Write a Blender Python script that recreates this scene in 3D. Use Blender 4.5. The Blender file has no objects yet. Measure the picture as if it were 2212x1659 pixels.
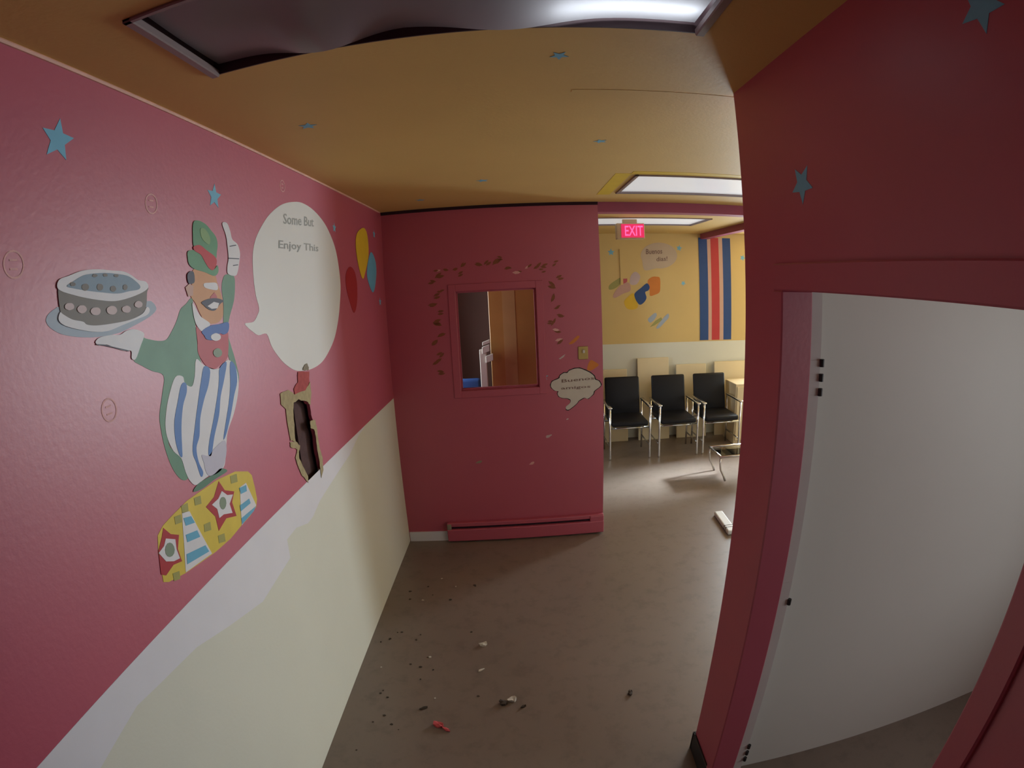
import bpy, bmesh, math, random
from mathutils import Vector, Matrix

# ------------------------------------------------------------------ camera, world, lights, exposure
random.seed(7)
S = bpy.context.scene
COL = S.collection
H = 2.65                       # ceiling height
XL, XR = -0.984, 0.720         # corridor side walls
YE = 1.505                     # end of the right wall
YB = 6.35                      # rear wall of the waiting room
DEEP, PHI = 3.790, 0.04245     # pink end wall: distance and slight skew
WAIN = 1.234                   # top of the cream dado

cd = bpy.data.cameras.new('camera')
cam = bpy.data.objects.new('camera', cd); COL.objects.link(cam)
fwd = Vector((-0.01739, 0.98116, -0.19242)); rgt = Vector((0.99885, 0.00843, -0.04728)); upv = Vector((0.04477, 0.19302, 0.98017))
m = Matrix((rgt, upv, -fwd)).transposed().to_4x4(); m.translation = (0, 0, 2.0385)
cam.matrix_world = m
cd.type = 'PANO'; cd.sensor_fit = 'HORIZONTAL'; cd.sensor_width = 22.12; cd.sensor_height = 16.59; cd.clip_start = 0.02
lens = dict(panorama_type='FISHEYE_LENS_POLYNOMIAL', fisheye_fov=math.radians(180), fisheye_polynomial_k0=0.0, fisheye_polynomial_k1=-0.0911239,
            fisheye_polynomial_k2=0.0, fisheye_polynomial_k3=6.21636e-06, fisheye_polynomial_k4=1.25466e-06)
for k, v in lens.items():
    for tgt in (cd, getattr(cd, 'cycles', None)):
        if tgt is not None and hasattr(tgt, k):
            setattr(tgt, k, v)
S.camera = cam

w = bpy.data.worlds.new('sky'); S.world = w; w.use_nodes = True
w.node_tree.nodes['Background'].inputs[0].default_value = (0.75, 0.85, 1.0, 1)
w.node_tree.nodes['Background'].inputs[1].default_value = 0.15

def area(name, loc, target, sx, sy, watts, col):
    ld = bpy.data.lights.new(name, 'AREA'); ld.shape = 'RECTANGLE'; ld.size = sx; ld.size_y = sy; ld.energy = watts; ld.color = col
    o = bpy.data.objects.new(name, ld); COL.objects.link(o); o.location = loc
    o.rotation_euler = (Vector(target) - Vector(loc)).to_track_quat('-Z', 'Y').to_euler()
    return o
XE = 5.2
WIN_REAR = (3.45, 5.05, 0.85, 2.35)    # rear wall of the waiting room: x0 x1 z0 z1
WIN_EAST = (4.10, 5.30, 0.85, 2.35)    # added fill window, unseen, in the east wall of the waiting room: y0 y1 z0 z1
WIN_SLIT = (5.62, 6.12, 1.30, 2.40)    # added unseen slit beside it, shaping a light band on the floor
WIN_SIDE = (-0.9, 0.7, 0.9, 2.2)       # added window, unseen, in the east wall of the side room: y0 y1 z0 z1
WIN_OFF = (4.0, 4.7, 1.2, 2.2)         # added window, unseen, in the west wall of the office: y0 y1 z0 z1
DAY = (0.80, 0.915, 1.0)
area('daylight_rear', (4.25, YB + 0.35, 1.65), (4.0, 0.0, 1.3), 1.5, 1.4, 330, DAY)
area('fill_east', (XE + 0.35, 4.7, 1.6), (0.0, 4.7, 1.4), 1.2, 1.4, 40, DAY)  # added fill to brighten the yellow waiting room
slit = area('floor_beam', (XE + 0.55, 6.06, 2.12), (1.55, 4.86, 0.0), 0.30, 0.4, 9, DAY)  # added narrow beam that makes the bright band on the floor
slit.data.spread = math.radians(13)
area('fill_side', (3.35, -0.1, 1.6), (1.5, 0.4, 1.2), 1.5, 1.2, 23, (0.91, 0.97, 0.98))  # added to brighten the white wall of the side room
area('fill_office', (-1.45, 4.35, 1.75), (0.2, 4.3, 1.5), 0.7, 0.9, 45, DAY)  # added to brighten the wooden door behind the interior window

S.view_settings.view_transform = 'Standard'; S.view_settings.look = 'None'; S.view_settings.gamma = 1.0
S.view_settings.use_curve_mapping = False; S.view_settings.exposure = 0.08
S.cycles.use_denoising = True
S.cycles.max_bounces = 10; S.cycles.diffuse_bounces = 6; S.cycles.sample_clamp_indirect = 4.0

DATA = {
 'cake': [('plate','grey_blue',0,[(0.777,2.07),(0.786,2.08),(0.809,2.09),(0.825,2.092),(0.966,2.088),(1.13,2.086),(1.157,2.082),(1.171,2.068),(1.167,2.056),(1.132,2.041),(1.059,2.023),(1.001,2.013),(0.925,2.013),(0.863,2.021),(0.816,2.033),(0.787,2.049),(0.777,2.061)]),('cake_body','cake_brown',2,[(0.819,2.132),(0.819,2.087),(0.827,2.07),(0.862,2.055),(0.902,2.044),(0.944,2.038),(1.005,2.038),(1.063,2.043),(1.112,2.057),(1.129,2.078),(1.136,2.109),(1.14,2.123),(1.075,2.125),(0.939,2.13),(0.83,2.134)]),('icing_base','icing',3,[(0.811,2.064),(0.828,2.05),(0.873,2.036),(0.927,2.025),(0.971,2.023),(1.02,2.031),(1.088,2.042),(1.129,2.05),(1.14,2.063),(1.128,2.07),(1.108,2.054),(1.054,2.042),(0.982,2.039),(0.929,2.04),(0.898,2.045),(0.886,2.053),(0.853,2.061),(0.826,2.075),(0.818,2.08)]),('icing_rim','icing',3,[(0.816,2.135),(0.824,2.151),(0.855,2.159),(0.89,2.168),(0.925,2.172),(0.961,2.172),(0.999,2.169),(1.046,2.166),(1.078,2.155),(1.102,2.143),(1.133,2.138),(1.142,2.123),(1.116,2.11),(1.059,2.098),(1.005,2.093),(0.953,2.098),(0.9,2.107),(0.861,2.116),(0.829,2.125)]),('cake_top','cake_blue',4,[(0.845,2.136),(0.867,2.146),(0.899,2.158),(0.931,2.162),(0.975,2.163),(1.021,2.16),(1.061,2.154),(1.089,2.141),(1.107,2.127),(1.099,2.118),(1.061,2.115),(1.016,2.111),(0.955,2.117),(0.902,2.124),(0.866,2.13)]),('chocolate_drop','cake_brown',5,[(0.915,2.131),(0.913,2.127),(0.908,2.124),(0.902,2.123),(0.896,2.125),(0.892,2.128),(0.891,2.132),(0.893,2.136),(0.898,2.138),(0.904,2.139),(0.91,2.138),(0.914,2.135)]),('chocolate_drop','cake_brown',5,[(0.964,2.129),(0.962,2.125),(0.958,2.122),(0.952,2.121),(0.947,2.122),(0.943,2.125),(0.942,2.13),(0.944,2.134),(0.948,2.137),(0.954,2.137),(0.959,2.136),(0.963,2.133)]),('chocolate_drop','cake_brown',5,[(1.011,2.123),(1.009,2.12),(1.004,2.117),(0.999,2.116),(0.993,2.118),(0.99,2.12),(0.989,2.124),(0.991,2.128),(0.995,2.13),(1.0,2.131),(1.006,2.13),(1.009,2.127)]),('chocolate_drop','cake_brown',5,[(1.055,2.126),(1.053,2.122),(1.049,2.119),(1.045,2.118),(1.04,2.12),(1.037,2.122),(1.037,2.126),(1.038,2.13),(1.042,2.132),(1.047,2.133),(1.051,2.132),(1.054,2.129)]),('chocolate_drop','cake_brown',5,[(0.947,2.157),(0.945,2.155),(0.942,2.154),(0.938,2.153),(0.933,2.154),(0.93,2.155),(0.929,2.157),(0.931,2.159),(0.934,2.161),(0.938,2.161),(0.943,2.16),(0.946,2.159)]),('chocolate_drop','cake_brown',5,[(0.983,2.158),(0.982,2.155),(0.979,2.154),(0.974,2.154),(0.97,2.154),(0.968,2.156),(0.967,2.158),(0.968,2.16),(0.971,2.161),(0.975,2.162),(0.979,2.161),(0.982,2.16)]),('chocolate_drop','cake_brown',5,[(0.872,2.139),(0.871,2.137),(0.867,2.135),(0.863,2.135),(0.859,2.135),(0.856,2.137),(0.855,2.14),(0.856,2.142),(0.859,2.144),(0.864,2.144),(0.868,2.143),(0.871,2.141)]),('chocolate_drop','cake_brown',5,[(1.024,2.156),(1.022,2.154),(1.019,2.152),(1.015,2.152),(1.01,2.153),(1.007,2.154),(1.006,2.156),(1.008,2.158),(1.011,2.159),(1.015,2.159),(1.02,2.159),(1.023,2.157)]),('icing_rosette','rosette',4,[(0.862,2.089),(0.86,2.085),(0.854,2.083),(0.846,2.082),(0.839,2.084),(0.834,2.087),(0.833,2.091),(0.835,2.095),(0.841,2.098),(0.848,2.098),(0.856,2.097),(0.861,2.093)]),('icing_rosette','rosette',4,[(0.902,2.08),(0.899,2.076),(0.893,2.073),(0.885,2.072),(0.878,2.074),(0.873,2.078),(0.871,2.083),(0.874,2.087),(0.88,2.09),(0.888,2.09),(0.895,2.089),(0.9,2.085)]),('icing_rosette','rosette',4,[(0.948,2.072),(0.945,2.067),(0.938,2.064),(0.93,2.064),(0.921,2.066),(0.916,2.07),(0.914,2.074),(0.917,2.079),(0.924,2.082),(0.932,2.082),(0.941,2.081),(0.947,2.077)]),('icing_rosette','rosette',4,[(1.008,2.07),(1.005,2.065),(0.997,2.061),(0.987,2.061),(0.978,2.063),(0.972,2.067),(0.97,2.073),(0.973,2.078),(0.981,2.081),(0.99,2.082),(1.0,2.08),(1.006,2.075)]),('icing_rosette','rosette',4,[(1.061,2.069),(1.058,2.064),(1.052,2.061),(1.043,2.061),(1.034,2.063),(1.029,2.066),(1.027,2.071),(1.03,2.076),(1.037,2.078),(1.046,2.079),(1.054,2.077),(1.06,2.073)]),('icing_rosette','rosette',4,[(1.11,2.078),(1.107,2.073),(1.101,2.071),(1.093,2.07),(1.085,2.072),(1.079,2.075),(1.078,2.08),(1.081,2.084),(1.087,2.087),(1.095,2.088),(1.103,2.086),(1.109,2.082)])],
 'man': [('coat','coat_green',0,[(1.352,2.084),(1.316,2.067),(1.286,2.053),(1.26,2.019),(1.223,1.986),(1.2,1.973),(1.162,1.975),(1.114,1.987),(1.099,1.993),(1.086,1.968),(1.052,1.94),(1.082,1.919),(1.122,1.898),(1.169,1.876),(1.149,1.826),(1.123,1.776),(1.118,1.742),(1.119,1.685),(1.132,1.622),(1.158,1.578),(1.187,1.565),(1.205,1.583),(1.193,1.627),(1.156,1.661),(1.14,1.703),(1.193,1.795),(1.308,1.817),(1.372,1.838),(1.355,1.916),(1.356,1.978),(1.355,2.036)]),('sleeve','coat_green',0,[(1.561,2.155),(1.617,2.151),(1.619,2.11),(1.604,2.063),(1.576,2.024),(1.556,1.993),(1.542,1.958),(1.554,1.914),(1.571,1.864),(1.583,1.796),(1.554,1.768),(1.535,1.862),(1.52,1.918),(1.521,1.989),(1.533,2.055),(1.53,2.105),(1.538,2.133)]),('face','skin',1,[(1.369,2.171),(1.41,2.172),(1.488,2.155),(1.504,2.127),(1.524,2.084),(1.528,2.049),(1.519,2.014),(1.482,1.996),(1.42,2.001),(1.389,2.03),(1.366,2.068),(1.346,2.088),(1.354,2.12),(1.36,2.149)]),('ear','skin_pale',2,[(1.319,2.117),(1.341,2.128),(1.362,2.12),(1.355,2.091),(1.33,2.089)]),('hair','hair',3,[(1.333,2.155),(1.351,2.166),(1.368,2.162),(1.37,2.136),(1.358,2.128),(1.336,2.13)]),('hat_crown','hat_green',2,[(1.382,2.32),(1.412,2.328),(1.453,2.319),(1.484,2.301),(1.511,2.282),(1.519,2.257),(1.511,2.229),(1.501,2.207),(1.452,2.226),(1.417,2.242),(1.379,2.243),(1.376,2.279)]),('hat_brim','hat_green',2,[(1.344,2.226),(1.369,2.232),(1.404,2.231),(1.432,2.212),(1.448,2.189),(1.484,2.172),(1.511,2.186),(1.514,2.165),(1.488,2.151),(1.433,2.163),(1.375,2.173),(1.348,2.187),(1.342,2.206)]),('hat_band','hat_red',3,[(1.376,2.243),(1.412,2.249),(1.447,2.235),(1.495,2.216),(1.507,2.197),(1.484,2.171),(1.459,2.175),(1.436,2.195),(1.415,2.218),(1.381,2.23)]),('eyes','icing',2,[(1.422,2.127),(1.453,2.129),(1.497,2.127),(1.502,2.106),(1.475,2.105),(1.426,2.114)]),('nose','nose_red',2,[(1.453,2.083),(1.48,2.097),(1.492,2.085),(1.497,2.071),(1.451,2.072)]),('moustache','hair',3,[(1.398,2.068),(1.433,2.076),(1.471,2.078),(1.509,2.074),(1.531,2.065),(1.51,2.058),(1.477,2.039),(1.452,2.039),(1.428,2.047),(1.412,2.057)]),('teeth','icing',4,[(1.429,2.054),(1.469,2.066),(1.501,2.06),(1.488,2.044),(1.452,2.044)]),('collar','icing',2,[(1.349,2.069),(1.364,2.052),(1.388,2.024),(1.438,1.996),(1.391,1.977),(1.36,2.0),(1.349,2.033)]),('vest','vest_red',1,[(1.359,1.994),(1.403,1.976),(1.531,1.97),(1.541,1.933),(1.533,1.899),(1.518,1.872),(1.472,1.858),(1.431,1.85),(1.391,1.866),(1.367,1.891),(1.352,1.917),(1.357,1.952)]),('bow_tie','tie_blue',3,[(1.385,1.978),(1.437,1.991),(1.495,1.991),(1.55,1.992),(1.544,1.962),(1.514,1.954),(1.488,1.96),(1.459,1.943),(1.41,1.949),(1.395,1.964)]),('bow_knot','icing',4,[(1.491,1.948),(1.486,1.942),(1.474,1.939),(1.458,1.939),(1.443,1.943),(1.434,1.948),(1.431,1.955),(1.436,1.96),(1.448,1.963),(1.463,1.964),(1.478,1.96),(1.488,1.955)]),('button','button_olive',3,[(1.489,1.896),(1.484,1.889),(1.473,1.885),(1.459,1.885),(1.446,1.889),(1.438,1.896),(1.436,1.903),(1.441,1.91),(1.452,1.913),(1.465,1.914),(1.478,1.91),(1.487,1.903)]),('glove','icing',2,[(0.923,2.005),(0.939,2.011),(0.977,2.012),(1.012,2.009),(1.037,2.016),(1.071,2.016),(1.1,2.006),(1.106,1.996),(1.086,1.971),(1.06,1.941),(1.044,1.944),(1.046,1.963),(1.02,1.967),(0.986,1.979),(0.958,1.991),(0.932,1.992),(0.921,1.999)]),('glove','icing',2,[(1.555,2.332),(1.586,2.336),(1.606,2.31),(1.618,2.281),(1.653,2.265),(1.668,2.235),(1.662,2.208),(1.646,2.17),(1.625,2.151),(1.576,2.158),(1.575,2.184),(1.586,2.213),(1.583,2.257),(1.576,2.293)]),('trousers','icing',1,[(1.338,1.897),(1.375,1.873),(1.432,1.851),(1.47,1.85),(1.523,1.867),(1.566,1.836),(1.575,1.787),(1.556,1.737),(1.513,1.683),(1.456,1.635),(1.433,1.595),(1.415,1.558),(1.389,1.53),(1.333,1.535),(1.278,1.535),(1.225,1.533),(1.2,1.555),(1.188,1.587),(1.181,1.632),(1.153,1.663),(1.138,1.704),(1.138,1.738),(1.153,1.777),(1.179,1.819),(1.22,1.863),(1.257,1.858),(1.263,1.837),(1.295,1.821),(1.318,1.849)]),('trouser_stripe','stripe_blue',2,[(1.243,1.836),(1.267,1.836),(1.264,1.81),(1.235,1.775),(1.21,1.719),(1.194,1.659),(1.186,1.635),(1.175,1.648),(1.171,1.694),(1.183,1.744),(1.212,1.79)]),('trouser_stripe','stripe_blue',2,[(1.374,1.868),(1.405,1.853),(1.385,1.808),(1.348,1.768),(1.312,1.719),(1.291,1.668),(1.264,1.638),(1.261,1.595),(1.273,1.557),(1.257,1.548),(1.249,1.595),(1.242,1.635),(1.276,1.7),(1.313,1.766),(1.346,1.825)]),('trouser_stripe','stripe_blue',2,[(1.464,1.848),(1.511,1.861),(1.483,1.809),(1.445,1.756),(1.419,1.701),(1.372,1.644),(1.337,1.594),(1.32,1.598),(1.337,1.634),(1.386,1.7),(1.428,1.765),(1.45,1.81)]),('trouser_stripe','stripe_blue',2,[(1.535,1.857),(1.566,1.836),(1.563,1.784),(1.531,1.742),(1.494,1.688),(1.446,1.633),(1.421,1.619),(1.461,1.68),(1.49,1.725),(1.516,1.782)]),('shoe','shoe_green',2,[(1.203,1.52),(1.229,1.532),(1.277,1.533),(1.331,1.53),(1.371,1.534),(1.407,1.512),(1.324,1.513),(1.251,1.511)]),('hat_highlight','hat_light',3,[(1.419,2.303),(1.446,2.303),(1.472,2.279),(1.467,2.254),(1.437,2.263),(1.42,2.279)]),('finger_line','hair',3,[(1.597,2.256),(1.641,2.263),(1.643,2.26),(1.598,2.253)]),('finger_line','hair',3,[(1.586,2.214),(1.659,2.214),(1.658,2.211),(1.585,2.211)]),('finger_line','hair',3,[(1.614,2.189),(1.648,2.192),(1.648,2.189),(1.613,2.186)]),('finger_line','hair',3,[(0.922,1.997),(0.95,1.992),(0.972,1.985),(1.036,1.966),(1.036,1.963),(0.971,1.983),(0.95,1.989),(0.921,1.995)]),('trouser_fold','lilac',2,[(1.284,1.609),(1.319,1.595),(1.36,1.607),(1.424,1.613),(1.429,1.585),(1.407,1.55),(1.368,1.527),(1.304,1.533),(1.287,1.557),(1.287,1.581)])],
 'podium': [('drum_side','drum_yellow',0,[(1.54,1.462),(1.56,1.44),(1.565,1.391),(1.563,1.344),(1.546,1.321),(1.492,1.309),(1.42,1.304),(1.339,1.295),(1.238,1.298),(1.15,1.308),(1.068,1.318),(0.988,1.335),(0.967,1.347),(0.974,1.381),(0.983,1.428),(1.001,1.473),(1.033,1.488),(1.081,1.496),(1.164,1.507),(1.241,1.507),(1.341,1.506),(1.457,1.492)]),('white_panel','icing',1,[(1.127,1.485),(1.163,1.474),(1.217,1.304),(1.069,1.32),(1.097,1.393)]),('white_panel','icing',1,[(1.465,1.431),(1.51,1.43),(1.547,1.327),(1.423,1.304),(1.441,1.361)]),('red_star','star_red',1,[(1.347,1.499),(1.37,1.458),(1.424,1.432),(1.397,1.403),(1.405,1.349),(1.342,1.369),(1.284,1.351),(1.285,1.401),(1.248,1.451),(1.302,1.462)]),('star_white','icing',2,[(1.351,1.463),(1.377,1.438),(1.411,1.426),(1.379,1.405),(1.384,1.37),(1.332,1.388),(1.303,1.388),(1.303,1.42),(1.28,1.445),(1.322,1.448)]),('star_centre','button_olive',3,[(1.36,1.416),(1.353,1.408),(1.343,1.404),(1.333,1.405),(1.325,1.412),(1.321,1.422),(1.323,1.432),(1.329,1.441),(1.339,1.445),(1.349,1.443),(1.358,1.437),(1.362,1.427)]),('red_star','star_red',1,[(1.031,1.482),(1.054,1.452),(1.088,1.433),(1.066,1.399),(1.068,1.358),(1.028,1.368),(0.985,1.358),(0.967,1.371),(0.986,1.435),(1.015,1.462)]),('star_white','icing',2,[(1.028,1.451),(1.066,1.43),(1.059,1.402),(1.062,1.371),(1.033,1.377),(1.002,1.393),(0.983,1.429),(1.012,1.436)]),('star_centre','button_olive',3,[(1.05,1.405),(1.043,1.397),(1.032,1.394),(1.021,1.397),(1.013,1.404),(1.009,1.414),(1.011,1.425),(1.018,1.432),(1.028,1.436),(1.039,1.433),(1.047,1.426),(1.051,1.415)]),('blue_bar','drum_blue',2,[(1.127,1.468),(1.164,1.458),(1.174,1.432),(1.128,1.443)]),('blue_bar','drum_blue',2,[(1.117,1.419),(1.175,1.406),(1.181,1.381),(1.115,1.396)]),('blue_bar','drum_blue',2,[(1.096,1.366),(1.195,1.345),(1.205,1.318),(1.086,1.338)]),('blue_bar','drum_blue',2,[(1.459,1.43),(1.507,1.423),(1.503,1.401),(1.461,1.407)]),('blue_bar','drum_blue',2,[(1.44,1.373),(1.508,1.37),(1.511,1.351),(1.436,1.352)]),('blue_bar','drum_blue',2,[(1.431,1.328),(1.542,1.325),(1.519,1.315),(1.427,1.307)]),('olive_square','drum_olive',1,[(1.199,1.501),(1.234,1.495),(1.23,1.47),(1.196,1.478)]),('olive_square','drum_olive',1,[(1.089,1.489),(1.12,1.483),(1.116,1.46),(1.085,1.467)]),('olive_square','drum_olive',1,[(1.419,1.489),(1.462,1.482),(1.458,1.454),(1.416,1.463)]),('olive_square','drum_olive',1,[(1.215,1.406),(1.251,1.399),(1.246,1.373),(1.21,1.383)]),('olive_square','drum_olive',1,[(1.273,1.339),(1.311,1.329),(1.306,1.302),(1.268,1.314)]),('olive_square','drum_olive',1,[(1.014,1.348),(1.044,1.339),(1.038,1.316),(1.009,1.326)]),('olive_square','drum_olive',1,[(1.131,1.505),(1.164,1.5),(1.159,1.476),(1.128,1.483)])],
 'bubble': [(2.148,2.489),(2.269,2.503),(2.414,2.486),(2.555,2.438),(2.652,2.372),(2.716,2.298),(2.749,2.207),(2.76,2.108),(2.729,2.01),(2.678,1.915),(2.599,1.826),(2.493,1.764),(2.382,1.725),(2.255,1.714),(2.131,1.724),(2.046,1.744),(1.961,1.786),(1.904,1.829),(1.861,1.872),(1.831,1.923),(1.763,1.925),(1.72,1.943),(1.687,1.961),(1.669,1.978),(1.732,1.979),(1.769,2.001),(1.788,2.027),(1.769,2.082),(1.762,2.157),(1.767,2.229),(1.791,2.285),(1.835,2.334),(1.9,2.388),(1.967,2.428),(2.049,2.464)],
 'text1': [(2.054,2.379),(2.405,2.401),(2.058,2.426)],
 'text2': [(1.995,2.258),(2.45,2.268),(2.0,2.304)],
 'balloons': [('sun_yellow',[(3.259,2.483),(3.337,2.463),(3.365,2.385),(3.347,2.288),(3.259,2.191),(3.197,2.144),(3.143,2.188),(3.098,2.276),(3.085,2.364),(3.125,2.435)]),('drum_blue',[(3.427,2.332),(3.521,2.279),(3.534,2.196),(3.48,2.096),(3.41,2.052),(3.336,2.105),(3.297,2.176),(3.342,2.264)]),('balloon_red',[(2.949,2.216),(3.034,2.186),(3.065,2.106),(3.04,1.997),(2.967,1.936),(2.904,2.003),(2.858,2.087),(2.864,2.169)])],
 'hole': [(1.991,1.611),(2.058,1.613),(2.133,1.586),(2.173,1.559),(2.178,1.515),(2.187,1.482),(2.181,1.436),(2.191,1.393),(2.184,1.334),(2.191,1.27),(2.192,1.22),(2.17,1.195),(2.087,1.202),(2.026,1.227),(2.029,1.257),(2.001,1.306),(1.969,1.364),(1.975,1.391),(1.997,1.414),(1.964,1.443),(1.962,1.499),(1.974,1.56)],
 'flaps': [('torn_paper',[(1.884,1.672),(1.963,1.671),(2.0,1.654),(2.022,1.639),(2.138,1.632),(2.205,1.661),(2.204,1.607),(2.177,1.555),(2.132,1.584),(2.057,1.61),(1.999,1.608),(1.982,1.558),(1.97,1.496),(1.964,1.443),(1.918,1.461),(1.912,1.548),(1.917,1.599),(1.878,1.629)]),('torn_paper',[(2.147,1.484),(2.206,1.477),(2.215,1.442),(2.213,1.386),(2.215,1.324),(2.233,1.277),(2.219,1.218),(2.179,1.191),(2.185,1.231),(2.189,1.271),(2.182,1.335),(2.189,1.393),(2.179,1.436),(2.142,1.455)]),('torn_paper',[(1.908,1.457),(1.968,1.442),(2.002,1.413),(1.979,1.39),(1.973,1.362),(2.005,1.305),(2.033,1.255),(2.026,1.227),(1.972,1.283),(1.938,1.378),(1.967,1.405),(1.909,1.435)]),('torn_red',[(2.083,1.728),(2.209,1.708),(2.196,1.663),(2.138,1.632),(2.022,1.639),(2.021,1.664),(2.07,1.683)]),('torn_brown',[(2.138,1.728),(2.167,1.747),(2.192,1.749),(2.207,1.73),(2.203,1.714)])],
 'band': [(0.379,1.091),(0.511,1.094),(0.703,1.128),(0.808,1.115),(1.005,1.094),(1.187,1.042),(1.43,0.982),(1.717,1.01),(1.725,1.093),(1.828,1.096),(1.947,1.06),(2.013,1.062),(2.121,1.095),(2.411,1.133),(2.623,1.157),(2.828,1.213)],
 'stars': [('L',0.828,2.467,0.043),('L',1.512,2.421,0.037),('L',2.71,2.427,0.024),('L',3.53,2.466,0.027),('L',3.586,1.981,0.027),('R',1.144,2.285,0.04),('R',0.526,2.48,0.037),('C',-0.687,1.648,0.031),('C',0.141,1.284,0.024),('C',0.386,2.141,0.028),('C',-0.163,2.89,0.034),('C',-0.609,3.367,0.032),('B',1.204,2.413,0.047),('B',2.102,2.462,0.042),('B',3.001,2.346,0.043),('B',2.145,2.008,0.036),('F',0.185,1.338,0.028)],
 'marks': [[0.701,2.186,0.028,0.028],[1.177,2.355,0.027,0.024],[0.933,1.836,0.036,0.034],[2.059,2.548,0.058,0.034]],
 'vine': [(-0.573,2.18),(-0.617,2.104),(-0.575,2.145),(-0.52,2.185),(-0.442,2.18),(-0.409,2.135),(-0.379,2.212),(-0.275,2.205),(-0.197,2.21),(-0.127,2.224),(-0.109,2.236),(-0.051,2.172),(0.016,2.134),(0.087,2.17),(0.157,2.168),(0.219,2.183),(0.208,2.131),(0.289,2.18),(0.32,2.091),(0.264,2.014),(0.269,1.926),(0.293,1.855),(0.326,1.792),(0.272,1.759),(0.236,1.743),(0.295,1.678),(0.302,1.616),(-0.573,2.022),(-0.593,1.98),(-0.623,1.925),(-0.574,1.856),(-0.604,1.805),(-0.597,1.778),(-0.584,1.698),(-0.633,1.638),(-0.603,1.557),(-0.615,1.504),(-0.603,1.422)],
 'sign': [(0.229,1.271),(0.243,1.3),(0.293,1.32),(0.303,1.342),(0.333,1.36),(0.358,1.359),(0.373,1.375),(0.413,1.388),(0.453,1.389),(0.498,1.371),(0.537,1.349),(0.565,1.323),(0.572,1.298),(0.602,1.283),(0.617,1.255),(0.609,1.238),(0.565,1.207),(0.555,1.182),(0.514,1.149),(0.484,1.158),(0.443,1.138),(0.432,1.123),(0.412,1.104),(0.386,1.085),(0.361,1.07),(0.343,1.075),(0.341,1.095),(0.372,1.121),(0.378,1.147),(0.353,1.161),(0.318,1.165),(0.289,1.179),(0.279,1.203),(0.285,1.22),(0.26,1.226),(0.236,1.248)],
 'signtext': [[(0.312,1.286),(0.567,1.298),(0.312,1.311)],[(0.305,1.226),(0.535,1.229),(0.306,1.252)]],
 'scuffs': [(0.199,0.866),(-0.356,0.684),(0.064,0.651),(0.351,0.996)],
 'flowers': [('decal_orange',[(0.377,1.582),(0.405,1.608),(0.445,1.64),(0.46,1.63),(0.429,1.597),(0.399,1.579)]),('decal_orange',[(0.524,1.425),(0.545,1.449),(0.569,1.438),(0.604,1.411),(0.578,1.387),(0.543,1.369),(0.513,1.376)]),('rosette',[(0.295,1.471),(0.328,1.494),(0.348,1.505),(0.335,1.483),(0.307,1.466)])],
 'switch': [(0.445,1.458),(0.53,1.454),(0.532,1.558),(0.448,1.562)],
 'clown': [('green_sleeve','drum_olive',[(1.167,2.0),(1.261,2.065),(1.314,2.087),(1.3,2.008),(1.24,1.958),(1.165,1.943)]),('red_hair','vest_red',[(1.331,2.075),(1.4,2.079),(1.399,2.04),(1.34,1.996)]),('face','skin_pale',[(1.299,1.985),(1.416,2.028),(1.436,1.926),(1.342,1.888),(1.231,1.835),(1.212,1.875)]),('white_collar','rosette',[(1.441,2.095),(1.49,2.157),(1.536,2.151),(1.57,2.093),(1.52,2.004),(1.438,2.005)]),('yellow_trousers','sun_yellow',[(1.351,1.786),(1.411,1.853),(1.47,1.891),(1.504,1.834),(1.525,1.765),(1.524,1.708),(1.465,1.682),(1.384,1.701)]),('blue_shirt','banner_blue',[(1.493,1.891),(1.577,1.957),(1.655,2.013),(1.69,1.967),(1.671,1.922),(1.629,1.9),(1.645,1.831),(1.614,1.775),(1.56,1.742),(1.52,1.777),(1.492,1.834)]),('orange_hat','decal_orange',[(1.668,2.047),(1.723,2.092),(1.782,2.097),(1.829,2.079),(1.833,1.976),(1.819,1.896),(1.752,1.863),(1.693,1.853),(1.688,1.91),(1.678,1.967)])],
 'doodle': [('grey_blue',[(1.657,1.551),(1.699,1.596),(1.759,1.635),(1.777,1.6),(1.734,1.538),(1.686,1.51)]),('drum_olive',[(1.758,1.532),(1.836,1.576),(1.854,1.541),(1.745,1.475),(1.685,1.453)]),('grey_blue',[(1.848,1.547),(1.928,1.62),(1.939,1.573),(1.878,1.506),(1.805,1.438),(1.769,1.445)])],
 'bubble2': [(2.071,2.365),(2.054,2.308),(2.009,2.258),(1.942,2.221),(1.862,2.202),(1.777,2.202),(1.631,2.18),(1.602,2.303),(1.586,2.36),(1.6,2.417),(1.64,2.467),(1.703,2.506),(1.782,2.528),(1.866,2.53),(1.946,2.512),(2.012,2.477),(2.055,2.428)],
 'bub2text': [[(1.655,2.383),(1.871,2.39),(1.658,2.449)],[(1.789,2.291),(1.937,2.299),(1.791,2.349)]],
 'banner': [(2.371,1.27),(2.49,1.267),(2.537,1.265),(2.651,1.262),(2.706,1.261),(2.822,1.258),(2.84,2.625)],
}
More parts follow.
